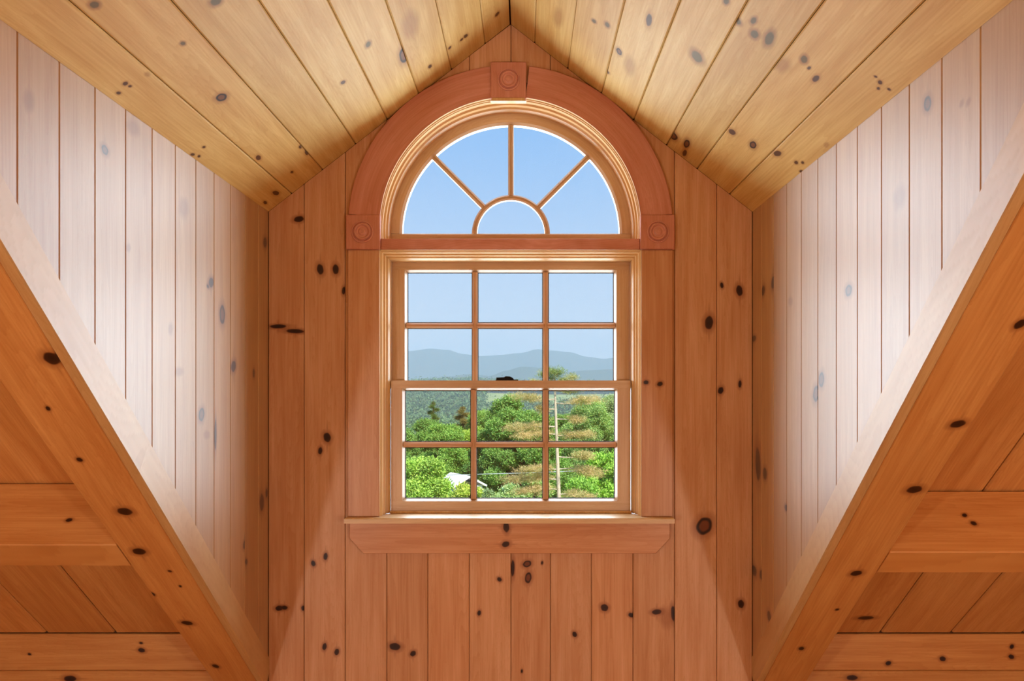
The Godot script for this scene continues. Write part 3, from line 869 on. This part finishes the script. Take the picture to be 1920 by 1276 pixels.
func leaf_mesh(leaves: int, spread: float, size: float, seed_at: int) -> ArrayMesh:
	var r := RandomNumberGenerator.new()
	r.seed = seed_at
	var st := begin()
	for i in leaves:
		var c := Vector3(r.randfn(), r.randfn(), r.randfn()) * spread * 0.5
		var n := (Vector3(r.randfn(), r.randfn() + 0.9, r.randfn())).normalized()
		var x := n.cross(Vector3(r.randfn(), r.randfn(), r.randfn())).normalized()
		var y := n.cross(x)
		var s := size * r.randf_range(0.7, 1.3)
		var a := c - x * s * 0.5
		var b := c + y * s * 0.32 + n * s * 0.08
		var d := c - y * s * 0.32 + n * s * 0.08
		var e := c + x * s * 0.5
		tri(st, [a, b, e], [n, n, n], [Vector2.ZERO, Vector2.RIGHT, Vector2.ONE])
		tri(st, [a, e, d], [n, n, n], [Vector2.ZERO, Vector2.ONE, Vector2.DOWN])
	return st.commit()

var leaf_sets := {}
var leaf_mat: StandardMaterial3D
var bark_mat: StandardMaterial3D

func leaves_of(kind: String) -> ArrayMesh:
	if not leaf_sets.has(kind):
		leaf_sets[kind] = leaf_mesh(10, 0.17, 0.10, 5) if kind == "broad" else needle_mesh()
		leaf_sets[kind].surface_set_material(0, leaf_mat)
	return leaf_sets[kind]

func needle_mesh() -> ArrayMesh:
	var r := RandomNumberGenerator.new()
	r.seed = 3
	var st := begin()
	for i in 22:
		var dir := Vector3(r.randfn(), r.randfn() * 0.5 + 0.35, r.randfn()).normalized()
		var w := dir.cross(Vector3(r.randfn(), r.randfn(), r.randfn())).normalized() * 0.006
		var n := w.cross(dir).normalized()
		var c := Vector3(r.randfn(), r.randfn() * 0.4, r.randfn()) * 0.08
		var l := r.randf_range(0.09, 0.17)
		tri(st, [c - w, c + w, c + dir * l], [n, n, n], [Vector2.ZERO, Vector2.RIGHT, Vector2.ONE])
	return st.commit()

func scatter(called: String, parent: Node, mesh: Mesh, places: Array, tints: Array) -> MultiMeshInstance3D:
	var mm := MultiMesh.new()
	mm.transform_format = MultiMesh.TRANSFORM_3D
	mm.use_colors = true
	mm.mesh = mesh
	mm.instance_count = places.size()
	for i in places.size():
		mm.set_instance_transform(i, places[i])
		mm.set_instance_color(i, tints[i])
	var o := MultiMeshInstance3D.new()
	o.name = called
	o.multimesh = mm
	o.set_meta("kind", "stuff")
	parent.add_child(o, true)
	return o

func turned(scale: float) -> Basis:
	return Basis.from_euler(Vector3(rng.randf_range(-0.6, 0.6), rng.randf() * TAU, rng.randf_range(-0.6, 0.6))).scaled(Vector3.ONE * scale)

# A broadleaf tree: trunk with limbs, and a crown of leaf sprays lying on billowing clumps.
# at: where the crown's top stands; r: crown radius; h: crown height
func broad_tree(label: String, top: Vector3, r: float, h: float, tint: Color, density: float, called := "broadleaf_tree", leaf_scale := 1.0, group := "trees below the window") -> void:
	var foot_y := ground_y(top.x, top.z)
	var o := holder(called)
	o.position = Vector3(top.x, foot_y, top.z)
	tag(o, label, "tree" if called != "shrub" else "shrub", group)
	var tall := top.y - foot_y
	r *= 1.12
	var mid := tall - h * 0.55
	var st := begin()
	var tr := maxf(0.06, tall * 0.018)
	tube(st, [Vector3(0, -0.3, 0), Vector3(0.05, mid * 0.5, 0), Vector3(0, mid, 0.05), Vector3(0.08, tall - h * 0.2, 0)], [tr * 1.4, tr, tr * 0.75, tr * 0.2], 8)
	part("trunk", st, bark_mat, o)
	var places: Array = []
	var tints: Array = []
	var clumps := int(26 + r * 18.0)
	for c in clumps:
		var a := rng.randf() * TAU
		var f := pow(rng.randf(), 0.8)                 # 0 top .. 1 bottom
		var wide := sin(clampf(0.16 + f * 0.74, 0.0, 1.0) * PI * 0.62)
		var rr: float = r * wide * sqrt(rng.randf_range(0.25, 1.0))
		var centre := Vector3(cos(a) * rr, tall - h * f - r * 0.12, sin(a) * rr)
		var cr := r * rng.randf_range(0.19, 0.33)
		var shade := rng.randf_range(0.88, 1.16)
		st = begin()
		if c % 9 == 0:
			tube(st, [Vector3(0, maxf(mid * 0.6, centre.y - h * 0.35), 0), centre * Vector3(0.6, 1.0, 0.6) - Vector3(0, cr * 0.4, 0), centre], [tr * 0.4, tr * 0.25, tr * 0.08], 5)
			part("limb", st, bark_mat, o)
		var count := int(cr * cr * 400.0 * density / (leaf_scale * leaf_scale))
		for k in count:
			var dir := Vector3(rng.randfn(), rng.randfn() + 0.25, rng.randfn()).normalized()
			var p := centre + dir * cr * rng.randf_range(0.55, 1.08) * Vector3(1.0, 0.7, 1.0)
			places.append(Transform3D(turned(leaf_scale * rng.randf_range(0.75, 1.25)), p))
			var t := tint * shade * rng.randf_range(0.85, 1.15)
			tints.append(Color(t.r * rng.randf_range(0.92, 1.1), t.g, t.b * rng.randf_range(0.8, 1.2)))
	scatter("foliage", o, leaves_of("broad"), places, tints)

# A pine: straight trunk, whorls of limbs with needle sprays towards their ends.
func pine(label: String, foot: Vector3, tall: float, lean: float, limbs: Array, tint: Color, green: Color, bark: Material, scale := 1.0) -> void:
	var o := holder("pine_tree")
	o.position = foot
	tag(o, label, "tree", "pines below the window")
	var st := begin()
	var r0 := 0.085 * scale
	tube(st, [Vector3(0, -0.3, 0), Vector3(-lean * 0.45, tall * 0.5, 0), Vector3(-lean * 0.9, tall * 0.92, 0), Vector3(-lean, tall, 0)], [r0 * 1.3, r0, r0 * 0.5, r0 * 0.15], 10)
	part("trunk", st, bark, o)
	var places: Array = []
	var tints: Array = []
	for l in limbs:
		# [height share, azimuth, length, droop, leafy from, greenness]
		var base := Vector3(-lean * l[0], tall * l[0], 0)
		var dir := Vector3(cos(l[1]), 0.0, sin(l[1]))
		var pts: Array = []
		var rad: Array = []
		for k in 6:
			var t := k / 5.0
			pts.append(base + dir * l[2] * t + Vector3(0, l[3] * l[2] * (0.55 * t - t * t), 0))
			rad.append(0.032 * scale * (1.0 - 0.85 * t))
		st = begin()
		tube(st, pts, rad, 5)
		part("limb", st, bark, o)
		var count := int(l[2] * 85.0)
		for k in count:
			var t := lerpf(l[4], 1.04, rng.randf())
			var on: Vector3 = base + dir * l[2] * t + Vector3(0, l[3] * l[2] * (0.55 * t - t * t), 0)
			var spread: float = 0.30 * l[2] * (1.05 - absf(t - 0.72)) * 0.55
			var p := on + Vector3(rng.randfn() * spread, rng.randfn() * 0.065 * scale + 0.03, rng.randfn() * spread)
			places.append(Transform3D(turned(scale * rng.randf_range(0.8, 1.35)), p))
			var c: Color = tint.lerp(green, clampf(l[5] + 0.22 + rng.randfn() * 0.22, 0.0, 1.0)) * rng.randf_range(0.8, 1.2)
			tints.append(Color(c.r, c.g, c.b))
	scatter("foliage", o, leaves_of("needle"), places, tints)

# Where a thing stands: metres to the right of the viewer per metre away, height above eye level per metre away, distance.
func spot(right: float, up: float, away: float) -> Vector3:
	return Vector3(0.056 + right * away, 1.5 + up * away, ROOF_Z - away)

func build_landscape() -> void:
	leaf_mat = plain(Color.WHITE, 0.6)
	leaf_mat.vertex_color_use_as_albedo = true
	leaf_mat.backlight_enabled = true
	leaf_mat.backlight = Color(0.75, 0.8, 0.45)
	leaf_mat.metallic_specular = 0.12
	bark_mat = plain(Color(0.36, 0.31, 0.26), 0.9)
	var pale_bark := plain(Color(0.72, 0.68, 0.63), 0.85)
	# terrain
	var rows := [20.0, -5.0, -20.0, -40.0, -60.0, -80.0, -110.0, -150.0, -200.0, -250.0, -300.0, -350.0, -400.0, -450.0, -500.0, -540.0, -580.0, -620.0, -660.0, -720.0, -800.0, -1000.0]
	var st := begin()
	st.set_smooth_group(0)
	for i in rows.size() - 1:
		for k in 40:
			var w0: float = 30.0 + absf(rows[i]) * 0.6
			var w1: float = 30.0 + absf(rows[i + 1]) * 0.6
			var p: Array = []
			for c in [[-1.0 + k / 20.0, w0, rows[i]], [-1.0 + (k + 1) / 20.0, w0, rows[i]], [-1.0 + (k + 1) / 20.0, w1, rows[i + 1]], [-1.0 + k / 20.0, w1, rows[i + 1]]]:
				p.append(Vector3(c[0] * c[1], ground_y(c[0] * c[1], c[2]), c[2]))
			var n: Vector3 = (p[1] - p[0]).cross(p[3] - p[0]).normalized()
			if n.y < 0.0: n = -n
			quad(st, p[0], p[1], p[2], p[3], n)
	var meadow := NoiseTexture2D.new()
	meadow.noise = FastNoiseLite.new()
	meadow.noise.frequency = 0.02
	meadow.seamless = true
	var ramp := Gradient.new()
	ramp.set_color(0, Color(0.36, 0.46, 0.20))
	ramp.set_color(1, Color(0.62, 0.64, 0.36))
	meadow.color_ramp = ramp
	var gm := plain(Color.WHITE, 0.95)
	gm.albedo_texture = meadow
	gm.uv1_triplanar = true
	gm.uv1_scale = Vector3.ONE * 0.01
	tag(part("ground", st, gm), "grassy valley floor with a pale meadow behind the trees", "ground", "", "structure")
	# distant ridges
	ridge("blue far mountain ridge with two rounded summits along the skyline", 1500.0, [[-0.4, 0.030], [-0.22, 0.040], [-0.16, 0.0450], [-0.130, 0.0505], [-0.108, 0.0530], [-0.088, 0.0518], [-0.070, 0.0468], [-0.050, 0.0448], [-0.030, 0.0458], [-0.005, 0.0482], [0.014, 0.0526], [0.030, 0.0508], [0.050, 0.0490], [0.070, 0.0440], [0.088, 0.0418], [0.100, 0.0432], [0.14, 0.050], [0.25, 0.040], [0.4, 0.03]], 5)
	ridge("lower wooded ridge in front of the blue far mountains", 1050.0, [[-0.4, 0.028], [-0.16, 0.0160], [-0.120, 0.0160], [-0.100, 0.0195], [-0.062, 0.0245], [-0.040, 0.0230], [-0.022, 0.0290], [-0.004, 0.0330], [0.020, 0.0310], [0.046, 0.0270], [0.068, 0.0290], [0.10, 0.0300], [0.16, 0.034], [0.4, 0.02]], 9)
	# wooded far hillside: too many crowns to count
	var crown := SphereMesh.new()
	crown.radial_segments = 7
	crown.rings = 4
	var places: Array = []
	var tints: Array = []
	var lumps := leaf_mesh(110, 1.1, 0.36, 21)
	lumps.surface_set_material(0, leaf_mat)
	for i in 22000:
		var d := rng.randf_range(150.0, 680.0)
		var x := rng.randf_range(-0.32, 0.32) * d
		var far := clampf((d - 250.0) / 600.0, 0.0, 1.0)
		var bare := d > 400.0 and x / d > -0.052 and x / d < 0.14 and absf((d - 400.0) / 285.0 - 0.38 - 0.9 * (x / d)) < 0.33
		if bare: continue
		var y := ground_y(x, -d)
		var s := rng.randf_range(1.6, 3.2)
		for k in 2:
			places.append(Transform3D(turned(s), Vector3(x + rng.randf_range(-2, 2), y + s * (1.0 + k * 0.9), -d)))
			var t := Color(0.13, 0.22, 0.09) * rng.randf_range(0.7, 1.35)
			tints.append(Color(t.r, t.g, t.b))
	var wood_o := scatter("distant_woodland", self, lumps, places, tints)
	tag(wood_o, "hazy green woodland covering the far hillside", "woodland", "", "stuff")
	# haze lying in the valley between the near trees and the mountains
	var haze := FogVolume.new()
	haze.name = "valley_haze"
	haze.shape = RenderingServer.FOG_VOLUME_SHAPE_BOX
	haze.size = Vector3(1800, 160, 1566)
	haze.position = Vector3(0, 20, -937)
	var fm := FogMaterial.new()
	fm.density = 0.00098
	fm.albedo = Color(0.77, 0.905, 1.0)
	haze.material = fm
	tag(haze, "thin blue haze over the valley", "haze", "", "stuff")
	add_child(haze)
	# nearer trees
	var mid := Color(0.211, 0.389, 0.105)
	var light := Color(0.356, 0.568, 0.126)
	var dark := Color(0.097, 0.209, 0.074)
	broad_tree("bright yellow-green tree in the lower left panes", spot(-0.116, -0.062, 44), 1.75, 5.0, light, 1.3)
	broad_tree("green leafy tree in the left pane above the bright one", spot(-0.116, -0.026, 78), 2.6, 5.5, mid, 1.1)
	broad_tree("mid-green tree left of the first glazing bar", spot(-0.088, -0.033, 72), 2.0, 5.0, Color(0.244, 0.434, 0.105), 1.1)
	broad_tree("yellow-green tree behind the left glazing bar", spot(-0.062, -0.036, 76), 1.7, 5.0, Color(0.389, 0.553, 0.105), 1.1)
	broad_tree("dark green tree behind the white-roofed house", spot(-0.080, -0.054, 78), 2.1, 5.5, dark, 1.2)
	broad_tree("yellowish shrub at the bottom left beside the house", spot(-0.066, -0.100, 40), 0.8, 1.6, Color(0.454, 0.568, 0.126), 1.5, "shrub")
	broad_tree("large domed green tree in the middle pane", spot(-0.006, 0.003, 58), 2.75, 7.5, mid, 1.3)
	broad_tree("small green tree left of the large domed tree", spot(-0.047, -0.018, 82), 2.2, 6.0, Color(0.276, 0.463, 0.126), 1.1)
	broad_tree("dark green tree below the large domed tree", spot(-0.034, -0.050, 58.5), 2.5, 6.0, Color(0.121, 0.254, 0.074), 1.3)
	broad_tree("rounded pale green shrub at the bottom of the middle pane", spot(-0.018, -0.098, 42), 0.75, 1.6, Color(0.389, 0.568, 0.273), 1.5, "shrub")
	broad_tree("upright pale green shrub beside the brown pine boughs", spot(0.010, -0.088, 44), 0.9, 2.0, Color(0.356, 0.538, 0.189), 1.5, "shrub")
	broad_tree("low grey-green shrub next to the left glazing bar foot", spot(-0.047, -0.104, 42), 0.6, 1.2, Color(0.324, 0.478, 0.252), 1.5, "shrub")
	broad_tree("tall light green tree in the upper right pane", spot(0.074, -0.005, 74), 3.0, 8.0, Color(0.308, 0.478, 0.168), 1.1)
	broad_tree("airy green tree at the right edge of the window", spot(0.100, 0.003, 84), 2.6, 9.0, Color(0.324, 0.448, 0.210), 1.0)
	broad_tree("green tree right behind the bare pine trunk", spot(0.046, -0.020, 86), 2.6, 7.0, mid, 1.1)
	broad_tree("deep green tree low in the right panes", spot(0.062, -0.050, 66), 2.6, 6.0, Color(0.162, 0.314, 0.105), 1.1)
	broad_tree("bright green maple in the bottom right pane", spot(0.090, -0.058, 40), 1.25, 3.4, Color(0.308, 0.553, 0.105), 1.5)
	broad_tree("bright green bush in front of the pine at lower right", spot(0.062, -0.090, 38), 0.85, 1.8, Color(0.259, 0.508, 0.105), 1.5, "shrub")
	broad_tree("grey-green tree filling the gap behind the white-roofed house", spot(-0.100, -0.046, 100), 3.4, 8.0, Color(0.14, 0.26, 0.08), 0.9)
	broad_tree("blue-green tree farther off behind the middle glazing bars", spot(-0.030, -0.040, 105), 3.6, 8.0, Color(0.13, 0.26, 0.09), 0.9)
	broad_tree("deep green tree farther off between the pine and the right edge", spot(0.080, -0.036, 104), 4.2, 9.0, Color(0.16, 0.30, 0.10), 0.9)
	broad_tree("dark tree low behind the pale bottom shrubs", spot(0.004, -0.070, 62), 2.2, 4.5, Color(0.09, 0.19, 0.06), 1.2)
	broad_tree("leafy green tree tucked under the left glazing bar", spot(-0.058, -0.062, 78), 1.9, 4.5, Color(0.16, 0.32, 0.07), 1.2)
	for q in [[-0.165, -0.030, 60.0, 3.0], [-0.215, -0.040, 52.0, 2.8], [-0.175, -0.075, 46.0, 2.2], [-0.270, -0.020, 72.0, 3.8], [-0.290, -0.075, 42.0, 2.0], [0.150, -0.010, 66.0, 3.2], [0.205, -0.020, 60.0, 3.2], [0.150, -0.070, 44.0, 2.2], [0.265, -0.015, 74.0, 3.8], [0.260, -0.075, 42.0, 2.0]]:
		broad_tree("leafy green tree past the %s edge of the window view" % ("left" if q[0] < 0 else "right"), spot(q[0], q[1], q[2]), q[3], 6.0, mid * rng.randf_range(0.8, 1.2), 0.9, "broadleaf_tree", 1.0, "trees past the %s edge of the view" % ("left" if q[0] < 0 else "right"))
	# the half-bare pine
	var pf := spot(0.042, 0, 36)
	pf.y = ground_y(pf.x, pf.z)
	var limbs: Array = []
	var specs := [[0.40, PI, 1.9, 0.10, 0.25, 0.0], [0.44, PI * 0.93, 2.2, 0.16, 0.35, 0.05], [0.50, 0.2, 1.3, 0.3, 0.3, 0.1], [0.52, PI, 1.6, 0.2, 0.3, 0.0], [0.56, PI * 1.06, 1.9, 0.12, 0.3, 0.0], [0.60, 0.0, 1.5, 0.35, 0.6, 0.0], [0.60, PI * 0.96, 1.3, 0.2, 0.25, 0.05], [0.65, 0.3, 1.2, -0.1, 0.75, 0.1], [0.70, PI, 1.0, 0.1, 0.3, 0.0], [0.735, 0.1, 1.4, -0.05, 0.2, 0.0], [0.74, PI * 0.95, 1.5, 0.15, 0.2, 0.05], [0.77, PI * 1.05, 1.8, 0.1, 0.35, 0.1], [0.80, 0.2, 0.9, 0.1, 0.85, 0.2], [0.84, PI, 0.6, 0.1, 0.8, 0.2], [0.865, 0.15, 1.5, -0.2, 0.55, 0.1], [0.88, PI * 0.97, 1.4, -0.15, 0.5, 0.2], [0.915, 0.0, 1.2, -0.35, 0.35, 0.45], [0.93, PI, 0.9, -0.4, 0.3, 0.5], [0.95, 0.3, 0.8, -0.5, 0.3, 0.6], [0.965, PI * 1.1, 0.5, -0.6, 0.2, 0.8], [0.98, 0.8, 0.4, -0.7, 0.2, 0.95], [0.985, PI * 0.7, 0.35, -0.8, 0.1, 1.0]]
	for sp in specs: limbs.append(sp)
	pine("half-bare pine with pale trunk and rusty brown boughs", pf, 1.5 + 0.030 * 36 - pf.y, 0.36, limbs, Color(0.66, 0.49, 0.28), Color(0.27, 0.38, 0.15), pale_bark)
	for q in [[-0.103, -0.005, 150.0, "olive conifer standing before the far hillside at left", 0.85, 2.2], [-0.070, -0.011, 125.0, "brownish pine before the far hillside beside the left bar", 0.15, 2.6]]:
		var top := spot(q[0], q[1], q[2])
		var fy := ground_y(top.x, top.z)
		var ls: Array = []
		for i in 16:
			ls.append([0.45 + i * 0.034, i * 2.4, q[5] * (1.05 - i * 0.055), 0.1, 0.1, q[4]])
		pine(q[3], Vector3(top.x, fy, top.z), top.y - fy, 0.0, ls, Color(0.28, 0.20, 0.08), Color(0.12, 0.20, 0.06), bark_mat, 2.0)
	# house among the trees
	house()
	# overhead cable
	st = begin()
	var path: Array = []
	var rad: Array = []
	for i in 41:
		var t := i / 40.0
		var a := spot(-0.20, -0.089, 50)
		var b := spot(0.20, -0.076, 46)
		path.append(a.lerp(b, t) + Vector3(0, -0.5 * 4.0 * t * (1.0 - t) * 0.35, 0))
		rad.append(0.022)
	tube(st, path, rad, 6)
	tag(part("overhead_cable", st, plain(Color(0.62, 0.68, 0.68), 0.6)), "grey overhead cable running across in front of the trees", "cable")

func ridge(label: String, away: float, crest: Array, seed_at: int) -> void:
	var noise := FastNoiseLite.new()
	noise.seed = seed_at
	noise.frequency = 0.004
	noise.fractal_octaves = 4
	var curve := func(t: float) -> float:
		for i in crest.size() - 1:
			if t <= crest[i + 1][0]:
				var s: float = clampf((t - crest[i][0]) / (crest[i + 1][0] - crest[i][0]), 0.0, 1.0)
				return lerpf(crest[i][1], crest[i + 1][1], s * s * (3.0 - 2.0 * s))
		return crest[-1][1]
	var st := begin()
	var n := 160
	var grid: Array = []
	for j in 10:
		var row: Array = []
		var f := j / 9.0                    # 0 foot, 1 crest
		for i in n + 1:
			var t := lerpf(crest[0][0], crest[-1][0], float(i) / n)
			var x: float = t * away
			var top: float = curve.call(t) * away + noise.get_noise_2d(x * 2.2, 0.0) * 1.6
			var y := lerpf(-50.0, top + 1.5, f * f * (1.4 - 0.4 * f)) + noise.get_noise_2d(x, f * 400.0) * 8.0 * (1.0 - f)
			row.append(Vector3(x, y, -away + 230.0 * (1.0 - f) + noise.get_noise_2d(x, 900.0) * 60.0 * (1.0 - f)))
		grid.append(row)
	for i in n:
		for j in 9:
			var nor: Vector3 = (grid[j][i + 1] - grid[j][i]).cross(grid[j + 1][i] - grid[j][i]).normalized()
			if nor.y < 0.0: nor = -nor
			quad(st, grid[j][i], grid[j][i + 1], grid[j + 1][i + 1], grid[j + 1][i], nor)
	tag(part("mountain_ridge", st, plain(Color(0.20, 0.28, 0.20), 0.95)), label, "hill", "", "structure")

func house() -> void:
	var at := spot(-0.073, 0, 52)
	var o := holder("house")
	o.position = Vector3(at.x, ground_y(at.x, at.z), at.z)
	o.rotation.y = 0.5
	tag(o, "white house with a pale roof half hidden by the trees", "house")
	var eaves := 1.5 - 0.0985 * 52 - o.position.y
	var white := plain(Color(0.92, 0.92, 0.93), 0.7)
	var st := begin()
	box(st, Vector3(-0.85, -0.6, -1.2), Vector3(0.85, eaves, 1.2))
	part("walls", st, white, o)
	var gray := plain(Color(0.88, 0.89, 0.92), 0.5)
	for s in [-1.0, 1.0]:
		st = begin()
		slab(st, rect(-1.35, 0.0, 1.35, 1.22), Vector3(s * 1.05, eaves - 0.08, 0), Vector3.BACK, Vector3(-s * 0.85, 0.45, 0).normalized(), Vector3(s * 0.45, 0.85, 0).normalized(), 0.1, 0.0, 0.0, [0, 0, 1, 1])
		part("roof_slope", st, gray, o)
	for y in [0.9, 2.1]:
		if y > eaves - 0.5: continue
		for x in [-0.42, 0.42]:
			st = begin()
			box(st, Vector3(x - 0.22, y - 0.4, 1.2), Vector3(x + 0.22, y + 0.4, 1.23))
			part("house_window", st, plain(Color(0.12, 0.14, 0.16), 0.2), o)
